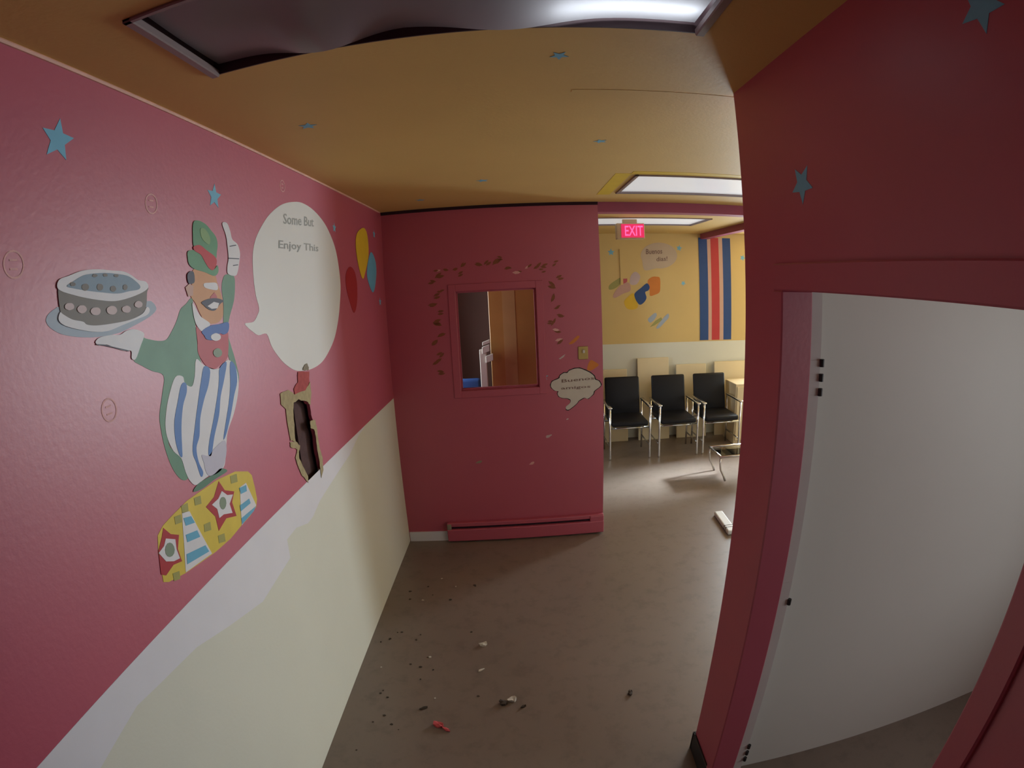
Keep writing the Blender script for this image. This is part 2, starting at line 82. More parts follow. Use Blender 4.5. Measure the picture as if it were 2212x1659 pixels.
# ------------------------------------------------------------------ materials
MATS = {}
def mat(name, col, rough=0.6, spec=0.4, var=0.06, scale=6.0, bump=0.0, bscale=40.0, metal=0.0, emit=None, estr=0.0):
    mt = bpy.data.materials.new(name); mt.use_nodes = True; nt = mt.node_tree; b = nt.nodes['Principled BSDF']
    b.inputs['Roughness'].default_value = rough; b.inputs['Specular IOR Level'].default_value = spec; b.inputs['Metallic'].default_value = metal
    tc = nt.nodes.new('ShaderNodeTexCoord'); geo = nt.nodes.new('ShaderNodeNewGeometry')
    n = nt.nodes.new('ShaderNodeTexNoise'); n.inputs['Scale'].default_value = scale; n.inputs['Detail'].default_value = 4
    nt.links.new(geo.outputs['Position'], n.inputs['Vector'])
    mx = nt.nodes.new('ShaderNodeMix'); mx.data_type = 'RGBA'
    mx.inputs[6].default_value = tuple(c * (1 - var) for c in col) + (1,); mx.inputs[7].default_value = tuple(min(1, c * (1 + var)) for c in col) + (1,)
    nt.links.new(n.outputs['Fac'], mx.inputs[0]); nt.links.new(mx.outputs[2], b.inputs['Base Color'])
    if bump:
        n2 = nt.nodes.new('ShaderNodeTexNoise'); n2.inputs['Scale'].default_value = bscale; n2.inputs['Detail'].default_value = 3
        nt.links.new(geo.outputs['Position'], n2.inputs['Vector'])
        bp = nt.nodes.new('ShaderNodeBump'); bp.inputs['Strength'].default_value = bump; bp.inputs['Distance'].default_value = 0.004
        nt.links.new(n2.outputs['Fac'], bp.inputs['Height']); nt.links.new(bp.outputs['Normal'], b.inputs['Normal'])
    if emit:
        b.inputs['Emission Color'].default_value = emit + (1,); b.inputs['Emission Strength'].default_value = estr
    MATS[name] = mt
    return mt
def s2l(r, g, b):
    f = lambda c: (c / 255 / 12.92) if c / 255 <= 0.04045 else ((c / 255 + 0.055) / 1.055) ** 2.4
    return (f(r), f(g), f(b))
mat('pink', (0.45, 0.075, 0.125), 0.46, 1.0, 0.05, 3, 0.12, 60)
mat('cream', (0.68, 0.68, 0.59), 0.5, 0.4, 0.04, 3, 0.1, 60)
mat('primer', (0.72, 0.71, 0.76), 0.55, 0.3, 0.04, 8)
mat('ceiling_paint', (0.66, 0.45, 0.16), 0.6, 0.3, 0.05, 4, 0.15, 90)
mat('yellow_paint', (0.66, 0.48, 0.19), 0.55, 0.4, 0.05, 3)
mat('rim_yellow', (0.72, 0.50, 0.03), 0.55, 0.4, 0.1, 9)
mat('white_paint', (0.66, 0.65, 0.62), 0.55, 0.4, 0.03, 3, 0.08, 70)
mat('rabbet_paint', (0.62, 0.56, 0.56), 0.5, 0.4, 0.06, 8)
mat('purple', (0.33, 0.07, 0.13), 0.5, 0.4, 0.08, 5)
mat('dark_gap', (0.03, 0.012, 0.02), 0.8, 0.2)
mat('caulk', (0.75, 0.45, 0.36), 0.6, 0.3, 0.2, 20)
mat('rubber', (0.02, 0.02, 0.022), 0.5, 0.4)
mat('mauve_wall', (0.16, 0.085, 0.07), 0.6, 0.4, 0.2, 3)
mat('wood', (0.42, 0.21, 0.06), 0.4, 0.4, 0.18, 5)
mat('wood_highlight', (0.46, 0.27, 0.11), 0.4, 0.4, 0.18, 5)  # paler copy of the wood for a painted highlight
mat('pale_panel', (0.72, 0.60, 0.38), 0.5, 0.4, 0.05, 5)
mat('black_vinyl', (0.008, 0.008, 0.011), 0.5, 0.25)
mat('chrome', (0.75, 0.75, 0.75), 0.18, 0.5, 0.02, 5, metal=1.0)
mat('brass', (0.42, 0.30, 0.10), 0.4, 0.5, 0.1, 30, metal=0.6)
mat('steel_frame', (0.26, 0.20, 0.20), 0.35, 0.5, 0.06, 10)
mat('lens', (0.42, 0.36, 0.39), 0.22, 0.6, 0.05, 4)
mat('lens_bright', (0.82, 0.84, 0.88), 0.3, 0.5, 0.03, 4, emit=(0.9, 0.95, 1.0), estr=0.33)
mat('highlight_glow', (0.8, 0.8, 0.85), 0.3, 0.5, emit=(0.85, 0.93, 1.0), estr=6.5)  # glow of the tube added for the diffuser highlight
mat('housing', (0.07, 0.04, 0.045), 0.6, 0.3)
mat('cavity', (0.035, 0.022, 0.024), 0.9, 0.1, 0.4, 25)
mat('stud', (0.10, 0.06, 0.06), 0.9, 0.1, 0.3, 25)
mat('torn_paper', (0.40, 0.33, 0.19), 0.8, 0.2, 0.3, 40, 0.4, 120)
mat('torn_red', (0.42, 0.09, 0.09), 0.8, 0.2, 0.3, 40)
mat('torn_brown', (0.28, 0.24, 0.18), 0.8, 0.2, 0.3, 40)
mat('exit_red', (0.6, 0.03, 0.08), 0.4, 0.4, emit=(1.0, 0.03, 0.16), estr=0.55)
mat('exit_glow', (0.9, 0.1, 0.3), 0.4, 0.4, emit=(1.0, 0.10, 0.32), estr=1.3)
mat('exit_case', (0.55, 0.42, 0.25), 0.5, 0.4)
mat('star_blue', (0.19, 0.48, 0.66), 0.55, 0.4, 0.08, 30)
mat('residue', (0.72, 0.40, 0.38), 0.6, 0.3, 0.25, 60)
mat('paper', (0.6, 0.56, 0.5), 0.8, 0.2, 0.1, 60)
mat('red_scrap', (0.5, 0.07, 0.08), 0.5, 0.4, 0.2, 60)
mat('dark_scrap', (0.06, 0.045, 0.035), 0.8, 0.2, 0.2, 60)
mat('ink', (0.38, 0.39, 0.38), 0.7, 0.2)
mat('bubble_beige', (0.56, 0.45, 0.33), 0.6, 0.3, 0.05, 8)
mat('ink_brown', (0.22, 0.14, 0.12), 0.7, 0.2)
mat('outline_black', (0.02, 0.02, 0.02), 0.7, 0.2)
mat('bubble_white', (0.72, 0.72, 0.70), 0.5, 0.4, 0.03, 4)
mat('sign_white', (0.60, 0.56, 0.50), 0.6, 0.3, 0.06, 20)
mat('vine_brown', (0.24, 0.085, 0.04), 0.6, 0.3, 0.25, 40)
for nm, c in dict(grey_blue=(.36, .42, .50), cake_brown=(.17, .145, .125), icing=(.70, .69, .72), cake_blue=(.20, .28, .36), rosette=(.55, .43, .43),
                  coat_green=(.14, .28, .19), skin=(.60, .30, .14), skin_pale=(.55, .33, .27), hair=(.06, .06, .09), hat_green=(.12, .29, .16), hat_red=(.50, .04, .05),
                  nose_red=(.50, .13, .14), vest_red=(.48, .09, .11), tie_blue=(.06, .14, .42), button_olive=(.22, .28, .20), stripe_blue=(.09, .20, .48),
                  shoe_green=(.10, .21, .14), drum_yellow=(.66, .50, .07), star_red=(.40, .03, .04), drum_blue=(.13, .40, .58), drum_olive=(.35, .33, .10),
                  sun_yellow=(.72, .46, .02), balloon_red=(.36, .015, .02), decal_orange=(.62, .20, .03), banner_blue=(.02, .065, .22), banner_red=(.50, .04, .04), banner_pale=(.60, .38, .28), hat_light=(.22, .36, .16), coat_yellow=(.27, .34, .15), lilac=(.52, .50, .60)).items():
    mat(nm, c, 0.5, 0.4, 0.22 if nm in ('coat_green', 'hat_green', 'drum_yellow') else 0.08, 9)
nt = MATS['lens'].node_tree; b = nt.nodes['Principled BSDF']; tl = nt.nodes.new('ShaderNodeBsdfTranslucent'); tl.inputs[0].default_value = (0.85, 0.85, 0.88, 1)
mx = nt.nodes.new('ShaderNodeMixShader'); mx.inputs[0].default_value = 0.45; ou = [q for q in nt.nodes if q.type == 'OUTPUT_MATERIAL'][0]
nt.links.new(b.outputs[0], mx.inputs[1]); nt.links.new(tl.outputs[0], mx.inputs[2]); nt.links.new(mx.outputs[0], ou.inputs[0])
# floor: dirty vinyl
mt = mat('floor_vinyl', (0.195, 0.150, 0.122), 0.36, 0.7, 0.14, 1.3, 0.05, 90)
nt = mt.node_tree; b = nt.nodes['Principled BSDF']
geo = nt.nodes.new('ShaderNodeNewGeometry'); n = nt.nodes.new('ShaderNodeTexNoise'); n.inputs['Scale'].default_value = 9; n.inputs['Detail'].default_value = 8; n.inputs['Roughness'].default_value = 0.7
nt.links.new(geo.outputs['Position'], n.inputs['Vector'])
cr = nt.nodes.new('ShaderNodeValToRGB'); cr.color_ramp.elements[0].position = 0.28; cr.color_ramp.elements[0].color = (0.74, 0.73, 0.72, 1); cr.color_ramp.elements[1].position = 0.5; cr.color_ramp.elements[1].color = (1, 1, 1, 1)
nt.links.new(n.outputs['Fac'], cr.inputs[0])
mul = nt.nodes.new('ShaderNodeMix'); mul.data_type = 'RGBA'; mul.blend_type = 'MULTIPLY'; mul.inputs[0].default_value = 1.0
old = b.inputs['Base Color'].links[0].from_socket
nt.links.new(old, mul.inputs[6]); nt.links.new(cr.outputs[0], mul.inputs[7]); nt.links.new(mul.outputs[2], b.inputs['Base Color'])
# window glass
mt = bpy.data.materials.new('glass'); mt.use_nodes = True; nt = mt.node_tree; nt.nodes.clear()
o_ = nt.nodes.new('ShaderNodeOutputMaterial'); tr = nt.nodes.new('ShaderNodeBsdfTransparent'); gl = nt.nodes.new('ShaderNodeBsdfGlossy'); gl.inputs['Roughness'].default_value = 0.06
tr.inputs[0].default_value = (0.9, 0.9, 0.88, 1); fr = nt.nodes.new('ShaderNodeFresnel'); fr.inputs[0].default_value = 1.5; mx = nt.nodes.new('ShaderNodeMixShader')
nt.links.new(fr.outputs[0], mx.inputs[0]); nt.links.new(tr.outputs[0], mx.inputs[1]); nt.links.new(gl.outputs[0], mx.inputs[2]); nt.links.new(mx.outputs[0], o_.inputs[0]); MATS['glass'] = mt

# ------------------------------------------------------------------ mesh helpers
class MB:
    def __init__(s): s.v = []; s.f = []; s.mi = []
    def add(s, vs, fs, mi=0):
        k = len(s.v); s.v += [tuple(v) for v in vs]
        for f in fs: s.f.append([k + i for i in f]); s.mi.append(mi)
        return s
    def box(s, x0, x1, y0, y1, z0, z1, T=None, mi=0):
        vs = [(x, y, z) for z in (z0, z1) for y in (y0, y1) for x in (x0, x1)]
        if T: vs = [T(v) for v in vs]
        return s.add(vs, [(0, 2, 3, 1), (4, 5, 7, 6), (0, 1, 5, 4), (2, 6, 7, 3), (0, 4, 6, 2), (1, 3, 7, 5)], mi)
    def rbox(s, x0, x1, y0, y1, z0, z1, r=0.01, seg=2, T=None):
        bm = bmesh.new(); bmesh.ops.create_cube(bm, size=1)
        for v in bm.verts: v.co = Vector(((x0 + x1) / 2 + v.co.x * (x1 - x0), (y0 + y1) / 2 + v.co.y * (y1 - y0), (z0 + z1) / 2 + v.co.z * (z1 - z0)))
        bmesh.ops.bevel(bm, geom=bm.edges[:], offset=r, segments=seg, profile=0.5, affect='EDGES')
        vs = [tuple(v.co) for v in bm.verts]
        if T: vs = [T(v) for v in vs]
        s.add(vs, [[v.index for v in f.verts] for f in bm.faces]); bm.free(); return s
    def prism(s, pts, T, d0, d1):
        """polygon pts (u, v) extruded from depth d0 to d1, placed by T(u, v, d)"""
        n = len(pts); ar = sum(pts[i][0] * pts[(i + 1) % n][1] - pts[(i + 1) % n][0] * pts[i][1] for i in range(n))
        if ar < 0: pts = pts[::-1]
        vs = [T(u, v, d0) for u, v in pts] + [T(u, v, d1) for u, v in pts]
        fs = [list(range(n, 2 * n)), list(range(n - 1, -1, -1))] + [(i, (i + 1) % n, n + (i + 1) % n, n + i) for i in range(n)]
        return s.add(vs, fs)
    def tube(s, path, r, n=8):
        path = [Vector(p) for p in path]; rings = []
        for i, p in enumerate(path):
            t = (path[min(i + 1, len(path) - 1)] - path[max(i - 1, 0)]).normalized()
            a = t.cross(Vector((0, 0, 1))) if abs(t.z) < 0.95 else t.cross(Vector((1, 0, 0)))
            a.normalize(); c = t.cross(a)
            rings.append([p + a * r * math.cos(q) + c * r * math.sin(q) for q in [2 * math.pi * j / n for j in range(n)]])
        vs = [v for rg in rings for v in rg]; fs = []
        for i in range(len(path) - 1):
            for j in range(n): fs.append((i * n + j, i * n + (j + 1) % n, (i + 1) * n + (j + 1) % n, (i + 1) * n + j))
        fs.append(list(range(n))[::-1]); fs.append([(len(path) - 1) * n + j for j in range(n)])
        return s.add(vs, fs)
    def build(s, name, mats, parent=None, origin=None, smooth=False):
        org = Vector(origin) if origin is not None else (parent_loc(parent) if parent else Vector((0, 0, 0)))
        me = bpy.data.meshes.new(name); me.from_pydata([tuple(Vector(v) - org) for v in s.v], [], s.f); me.update()
        if isinstance(mats, str): mats = [mats]
        for k in mats: me.materials.append(MATS[k])
        for i, p in enumerate(me.polygons): p.material_index = s.mi[i]; p.use_smooth = smooth
        bm = bmesh.new(); bm.from_mesh(me); bmesh.ops.recalc_face_normals(bm, faces=bm.faces[:]); bm.to_mesh(me); bm.free()
        o = bpy.data.objects.new(name, me); COL.objects.link(o)
        if parent: o.parent = parent; o.location = org - parent_loc(parent)
        else: o.location = org
        return o
def parent_loc(o):
    p = Vector(o.location)
    while o.parent: o = o.parent; p += Vector(o.location)
    return p
def tag(o, label=None, cat=None, group=None, kind=None):
    for k, v in (('label', label), ('category', cat), ('group', group), ('kind', kind)):
        if v: o[k] = v
    return o
def thing(name, label, cat, loc, group=None):
    o = bpy.data.objects.new(name, None); COL.objects.link(o); o.location = loc; o.empty_display_size = 0.05
    return tag(o, label, cat, group)
def struct(o, label=None): return tag(o, label, kind='structure')
def cells(us, vs, holes):
    out = []
    for i in range(len(us) - 1):
        for j in range(len(vs) - 1):
            cu, cv = (us[i] + us[i + 1]) / 2, (vs[j] + vs[j + 1]) / 2
            if not any(h[0] < cu < h[1] and h[2] < cv < h[3] for h in holes): out.append((us[i], us[i + 1], vs[j], vs[j + 1]))
    return out
def slab(u0, u1, v0, v1, holes):
    us = sorted({u0, u1, *[h[0] for h in holes], *[h[1] for h in holes]}); vs = sorted({v0, v1, *[h[2] for h in holes], *[h[3] for h in holes]})
    return cells(us, vs, holes)
# wall frames: T(u, v, d) with d measured out of the wall surface
TL = lambda u, v, d: (XL + d, u, v)                    # left wall, u = y, v = z
TR = lambda u, v, d: (XR - d, u, v)                    # right wall
CP, SP = math.cos(PHI), math.sin(PHI)
TF = lambda u, v, d: (u * CP + d * SP, DEEP + u * SP - d * CP, v)       # pink end wall
TB = lambda u, v, d: (u, YB - d, v)                    # rear wall of the waiting room
TC = lambda u, v, d: (u, v, H - d)                     # ceiling
def far(p): x, y, z = p; return TF(x, z, -y)           # local box coords of the end wall: x along, y into wall
def cen(T, pts): return T(sum(p[0] for p in pts) / len(pts), sum(p[1] for p in pts) / len(pts), 0.0)
LAY = 0.0009
def curve(pts, n=4):
    N = len(pts); out = []
    for i in range(N):
        p0, p1, p2, p3 = pts[i - 1], pts[i], pts[(i + 1) % N], pts[(i + 2) % N]
        for k in range(n):
            t = k / n
            out.append(tuple(0.5 * (2 * p1[c] + (p2[c] - p0[c]) * t + (2 * p0[c] - 5 * p1[c] + 4 * p2[c] - p3[c]) * t * t + (3 * p1[c] - p0[c] - 3 * p2[c] + p3[c]) * t ** 3) for c in (0, 1)))
    return out
def ragged(pts, amp, seed, n=4):
    rg = random.Random(seed); out = []
    for i, p in enumerate(pts):
        q = pts[(i + 1) % len(pts)]
        for k in range(n):
            t = k / n; j = 0 if k == 0 else amp
            out.append((p[0] + (q[0] - p[0]) * t + rg.uniform(-j, j), p[1] + (q[1] - p[1]) * t + rg.uniform(-j, j)))
    return out
SHARP = ('star', 'bar', 'panel', 'square', 'line', 'torn', 'leaf', 'scuff', 'drum_side')
def decal(name, T, pts, layer, mname, parent=None, origin=None):
    if len(pts) > 5 and not any(k in name for k in SHARP): pts = curve(pts)
    return MB().prism(pts, T, 0.0002 if layer == 0 else LAY * (layer - 0.5), LAY * (layer + 1)).build(name, mname, parent, origin)
def star_pts(u, v, r, rot=0.0, inner=0.45, sx=1.0):
    return [(u + sx * q * math.sin(t), v + q * math.cos(t)) for t, q in [(rot + math.pi * i / 5, r if i % 2 == 0 else r * inner) for i in range(10)]]
def text(name, s, T, quad, layer, mname, parent, thick=0.006):
    (u0, v0), (u1, v1), (u2, v2) = quad
    fc = bpy.data.curves.new(name, 'FONT'); fc.body = s; fc.resolution_u = 2; fc.offset = 0.012
    fo = bpy.data.objects.new(name, fc); COL.objects.link(fo)
    bpy.context.view_layer.update()
    me = bpy.data.meshes.new_from_object(fo.evaluated_get(bpy.context.evaluated_depsgraph_get()))
    bpy.data.objects.remove(fo); bpy.data.curves.remove(fc)
    xs = [v.co.x for v in me.vertices]; ys = [v.co.y for v in me.vertices]; w_ = max(xs) - min(xs); h_ = max(ys) - min(ys); x0 = min(xs); y0 = min(ys)
    mb = MB(); vs = []
    for v in me.vertices:
        a = (v.co.x - x0) / w_; c = (v.co.y - y0) / h_
        vs.append(T(u0 + a * (u1 - u0) + c * (u2 - u0), v0 + a * (v1 - v0) + c * (v2 - v0), LAY * (layer + 1)))
    mb.add(vs, [list(p.vertices) for p in me.polygons]); bpy.data.meshes.remove(me)
    return tag(mb.build(name, mname, parent), kind='stuff')

# ------------------------------------------------------------------ the setting
struct(MB().box(-1.2, 5.4, -2.7, 6.6, -0.05, 0.0).build('floor', 'floor_vinyl'), 'dirty brown vinyl floor')
FIX_A = (-0.745, 0.480, 0.765, 1.125); FIX_B = (0.700, 1.920, 2.83, 3.43); FIX_C = (0.72, 1.940, 4.76, 5.38)
mb = MB()
for u0, u1, v0, v1 in slab(-1.2, 5.4, -2.7, 6.6, [FIX_A, FIX_B, FIX_C]): mb.box(u0, u1, v0, v1, H, H + 0.03)
struct(mb.build('ceiling', 'ceiling_paint'), 'ochre yellow painted ceiling')
# left wall with a real hole
bm = bmesh.new()
outer = [bm.verts.new((XL, y, z)) for y, z in ((-2.7, 0), (3.95, 0), (3.95, H), (-2.7, H))]
hole = [bm.verts.new((XL, y, z)) for y, z in ragged(DATA['hole'], 0.004, 5, 3)]
eds = [bm.edges.new((L_[i], L_[(i + 1) % len(L_)])) for L_ in (outer, hole) for i in range(len(L_))]
bmesh.ops.triangle_fill(bm, use_beauty=True, use_dissolve=False, edges=eds)
bmesh.ops.bisect_plane(bm, geom=bm.verts[:] + bm.edges[:] + bm.faces[:], plane_co=(0, 0, WAIN), plane_no=(0, 0, 1))
ex = bmesh.ops.extrude_face_region(bm, geom=bm.faces[:])
bmesh.ops.translate(bm, verts=[g for g in ex['geom'] if isinstance(g, bmesh.types.BMVert)], vec=(-0.016, 0, 0))
bmesh.ops.recalc_face_normals(bm, faces=bm.faces[:])
me = bpy.data.meshes.new('wall_left'); 
for f in bm.faces: f.material_index = 0 if f.calc_center_median().z > WAIN else 1
bm.to_mesh(me); bm.free()
for k in ('pink', 'cream'): me.materials.append(MATS[k])
wl_ = bpy.data.objects.new('wall_left', me); COL.objects.link(wl_); struct(wl_, 'pink wall with cream dado and painted circus mural')
tag(MB().prism([(2.95, WAIN), (-2.6, WAIN), (-2.6, 1.09), (-0.6, 1.085), (0.1, 1.1)] + DATA['band'] + [(2.95, 1.225)], TL, 0.0, 0.0008).build('paint_band', 'primer', wl_), 'ragged band of white primer')
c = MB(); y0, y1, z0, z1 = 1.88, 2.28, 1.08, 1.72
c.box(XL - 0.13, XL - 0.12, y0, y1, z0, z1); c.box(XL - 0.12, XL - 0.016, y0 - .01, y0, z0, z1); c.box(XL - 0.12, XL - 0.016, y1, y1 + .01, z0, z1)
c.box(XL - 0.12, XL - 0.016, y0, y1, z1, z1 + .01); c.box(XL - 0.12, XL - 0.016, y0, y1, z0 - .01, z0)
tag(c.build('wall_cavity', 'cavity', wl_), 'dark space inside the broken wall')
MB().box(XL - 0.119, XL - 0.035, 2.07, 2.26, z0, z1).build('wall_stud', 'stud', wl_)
# end wall
UW0, UW1, ZW0, ZW1 = -0.455, 0.142, 1.262, 2.014
mb = MB()
for u0, u1, v0, v1 in slab(-1.05, 0.637, 0.0, H, [(UW0, UW1, ZW0, ZW1)]): mb.box(u0, u1, 0, 0.12, v0, v1, T=far)
wf_ = struct(mb.build('wall_front', 'pink'), 'dark pink end wall')
struct(MB().box(-1.0, 0.637, -0.012, 0.0, H - 0.022, H, T=far).build('trim_shadow', 'dark_gap'), 'dark strip painted as the shadow gap at the top of the end wall')  # dark colour stands in for the shade under the ceiling
hd = struct(MB().box(0.637, 4.7, 0.0, 0.12, 2.573, H, T=far).build('trim_2', 'purple'), 'low magenta header over the wide opening')
struct(MB().box(2.40, 2.50, 3.98, YB, 2.58, H).build('trim_3', 'purple'), 'purple ceiling band meeting the rear wall')
struct(MB().tube([(XL + 0.002, -2.6, H - 0.004), (XL + 0.002, 3.7, H - 0.004)], 0.006, 6).build('trim_4', 'caulk'), 'pale bead of caulk along the ceiling')
struct(MB().box(0.20, 0.74, 1.535, 1.56, H - 0.0007, H + .01).build('trim_5', 'ceiling_paint'), 'ridge of a ceiling joint')
# interior window in the end wall
win = struct(thing('window_1', None, None, TF((UW0 + UW1) / 2, ZW0, 0)), 'small square interior window in the pink end wall')
for k in list(win.keys()):
    if k == 'category': del win[k]
t_ = 0.055
for a0, a1, b0, b1 in ((UW0 - t_, UW0, ZW0 - t_, ZW1 + t_), (UW1, UW1 + t_, ZW0 - t_, ZW1 + t_), (UW0, UW1, ZW1, ZW1 + t_), (UW0, UW1, ZW0 - t_, ZW0)):
    MB().rbox(a0, a1, -0.007, 0.0, b0, b1, 0.003, 1, T=far).build('casing', 'pink', win)
for a0, a1, b0, b1 in ((UW0, UW0 + .012, ZW0, ZW1), (UW1 - .012, UW1, ZW0, ZW1), (UW0, UW1, ZW1 - .012, ZW1), (UW0, UW1, ZW0, ZW0 + .012)):
    MB().box(a0, a1, 0.03, 0.06, b0, b1, T=far).build('glazing_bead', 'pink', win)
MB().box(UW0, UW1, 0.042, 0.047, ZW0, ZW1, T=far).build('pane', 'glass', win)
# right wall, doorway, partition
mb = MB()
for u0, u1, v0, v1 in slab(-2.7, YE, 0.0, H, [(0.36, 1.295, -0.01, 2.08)]): mb.box(XR, XR + 0.12, u0, u1, v0, v1)
wr_ = struct(mb.build('wall_right', 'pink'), 'dark pink right wall')
struct(MB().box(0.84, 5.2, 1.35, YE, 0.0, H).build('wall_partition', 'white_paint'), 'plain white wall inside the side room')
dr = struct(thing('door_1', None, None, (XR, 0.83, 0)), 'red metal door frame without its door')
for k in list(dr.keys()):
    if k == 'category': del dr[k]
MB().rbox(XR - 0.012, 0.81, 1.248, 1.302, 0, 2.0145, 0.004, 1).build('jamb', 'pink', dr)
MB().rbox(XR - 0.012, 0.81, 0.352, 0.41, 0, 2.0145, 0.004, 1).build('jamb', 'pink', dr)
MB().rbox(XR - 0.012, 0.81, 0.352, 1.302, 2.0145, 2.087, 0.004, 1).build('head', 'pink', dr)
tag(MB().box(0.81, 0.852, 1.262, 1.35, 0, 2.0145).build('rabbet', 'rabbet_paint', dr), 'pale unpainted hinge rabbet')
MB().box(0.81, 0.852, 0.34, 0.395, 0, 2.03).build('rabbet', 'rabbet_paint', dr)
MB().box(0.81, 0.852, 0.34, 1.35, 2.03, 2.09).build('rabbet', 'rabbet_paint', dr)
for zc in (1.77, 1.05, 0.23):
    hg = tag(MB().box(0.812, 0.850, 1.2605, 1.262, zc - 0.05, zc + 0.05).build('hinge', 'rabbet_paint', dr), 'bare door hinge')
    for q in ((-0.042, 0.0, 0.042) if zc != 1.05 else (-0.03,)): MB().tube([(0.855, 1.258, zc + q - 0.011), (0.855, 1.258, zc + q + 0.011)], 0.007, 8).build('knuckle', 'rubber', hg)
struct(MB().rbox(XR - 0.010, XR + 0.001, 1.302, YE + 0.012, 0, 0.115, 0.003, 1).box(XR - 0.01, XR + 0.12, YE, YE + 0.012, 0, 0.115).build('baseboard_right', 'rubber'), 'black rubber base at the wall end')
struct(MB().box(XL + 0.005, 0.637, -0.01, 0, 0.0, 0.085, T=far).build('baseboard_front', 'primer'), 'unpainted pale baseboard under the heater')
# rooms out of sight
mb = MB()
bm = None
for u0, u1, v0, v1 in slab(-0.2, XE, WAIN + 0.015, H, [(WIN_REAR[0], WIN_REAR[1], WAIN + 0.015, WIN_REAR[3])]): mb.box(u0, u1, YB, YB + 0.12, v0, v1, mi=0)
for u0, u1, v0, v1 in slab(-0.2, XE, 0, WAIN + 0.015, [(WIN_REAR[0], WIN_REAR[1], WIN_REAR[2], WAIN + 0.015)]): mb.box(u0, u1, YB, YB + 0.12, v0, v1, mi=1)
wb_ = struct(mb.build('wall_back', ['yellow_paint', 'cream']), 'yellow waiting room wall with cream dado')
mb = MB()
for u0, u1, v0, v1 in slab(YE, YB, 0, H, [WIN_EAST, WIN_SLIT]): mb.box(XE, XE + 0.12, u0, u1, v0, v1)
struct(mb.build('wall_east', 'yellow_paint'))
def window(name, R, T):
    wn = bpy.data.objects.new(name, None); COL.objects.link(wn); wn.location = T((R[0] + R[1]) / 2, 0.05, R[2]); struct(wn, 'unseen daylight window')
    Tb = lambda p: T(p[0], p[1], p[2])
    for a in ((R[0], (R[0] + R[1]) / 2, R[1] - 0.05) if R[1] - R[0] > 0.8 else (R[0], R[1] - 0.05)): MB().box(a, a + 0.05, .03, .08, R[2], R[3], T=Tb).build('mullion', 'white_paint', wn)
    for a in (R[2], R[3] - 0.05): MB().box(R[0], R[1], .03, .08, a, a + 0.05, T=Tb).build('rail', 'white_paint', wn)
window('window_2', WIN_REAR, lambda u, d, v: (u, YB + d, v)); window('added_window_3', WIN_EAST, lambda u, d, v: (XE + d, u, v)); window('added_window_4', WIN_SIDE, lambda u, d, v: (2.9 + d, u, v))  # all unseen; the east and side room ones are added for light
window('added_window_5', WIN_SLIT, lambda u, d, v: (XE + d, u, v)); window('added_window_6', WIN_OFF, lambda u, d, v: (-1.1 - d, u, v))  # both unseen and added for light
mb = MB()
for u0, u1, v0, v1 in slab(-1.6, 1.35, 0, H, [WIN_SIDE]): mb.box(2.9, 3.0, u0, u1, v0, v1)
struct(mb.box(0.84, 3.0, -1.7, -1.6, 0, H).build('wall_side_room', 'white_paint'))
struct(MB().box(-1.1, 0.72, -2.7, -2.6, 0, H).build('wall_rear', 'pink'))
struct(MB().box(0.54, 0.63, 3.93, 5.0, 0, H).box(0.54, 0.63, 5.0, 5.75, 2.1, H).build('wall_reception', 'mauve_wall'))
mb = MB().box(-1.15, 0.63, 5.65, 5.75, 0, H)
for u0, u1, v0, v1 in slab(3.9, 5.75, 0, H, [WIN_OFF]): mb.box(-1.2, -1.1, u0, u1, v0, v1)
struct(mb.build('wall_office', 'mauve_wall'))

# ------------------------------------------------------------------ heater
ht = thing('baseboard_heater', 'long red painted baseboard heater under the interior window', 'heater', TF(0.0, 0.0, 0.0))
MB().rbox(-0.655, 0.635, -0.055, -0.01, 0.012, 0.118, 0.006, 2, T=far).build('cover', 'pink', ht)
MB().rbox(-0.655, 0.635, -0.040, 0.0, 0.137, 0.172, 0.006, 2, T=far).build('top_rail', 'pink', ht)
tag(MB().box(-0.62, 0.52, -0.030, -0.005, 0.112, 0.14, T=far).build('air_slot', 'dark_gap', ht), 'dark air slot')
for u in (-0.655, 0.52): MB().rbox(u, u + (0.035 if u < 0 else 0.115), -0.05, 0.0, 0.012, 0.165, 0.006, 2, T=far).build('end_cap', 'pink' if u > 0 else 'torn_brown', ht)

# ------------------------------------------------------------------ ceiling lights
def troffer(name, R, label, lens, waves, drop, group='troffers', lip=True):
    x0, x1, y0, y1 = R
    t = thing(name, label, 'ceiling light', ((x0 + x1) / 2, (y0 + y1) / 2, H), group)
    MB().box(x0, x1, y0, y0 + .004, H, H + .1).box(x0, x1, y1 - .004, y1, H, H + .1).box(x0, x0 + .004, y0, y1, H, H + .1).box(x1 - .004, x1, y0, y1, H, H + .1).box(x0, x1, y0, y1, H + .096, H + .1).build('housing', 'housing', t)
    f = 0.024
    for a, b_, c_, d_ in ((x0, x0 + f, y0, y1), (x1 - f, x1, y0, y1), (x0, x1, y0, y0 + f * .6), (x0, x1, y1 - f * .5, y1))[:4 if lip else 3]:
        MB().rbox(a, b_, c_, d_, H - 0.008, H + 0.012, 0.003, 1).build('frame_bar', 'steel_frame', t)
    nx, ny = 48, 14; vs = []; fs = []
    for j in range(ny + 1):
        for i in range(nx + 1):
            u = i / nx; v = j / ny
            x = x0 + f + (x1 - x0 - 2 * f) * u; y = y0 + .012 + (y1 - y0 - .022) * v
            vs.append((x, y, H + drop + waves(u, v)))
    for j in range(ny):
        for i in range(nx): k = j * (nx + 1) + i; fs.append((k, k + 1, k + nx + 2, k + nx + 1))
    MB().add(vs, fs).build('diffuser', lens, t, smooth=True)
    return t
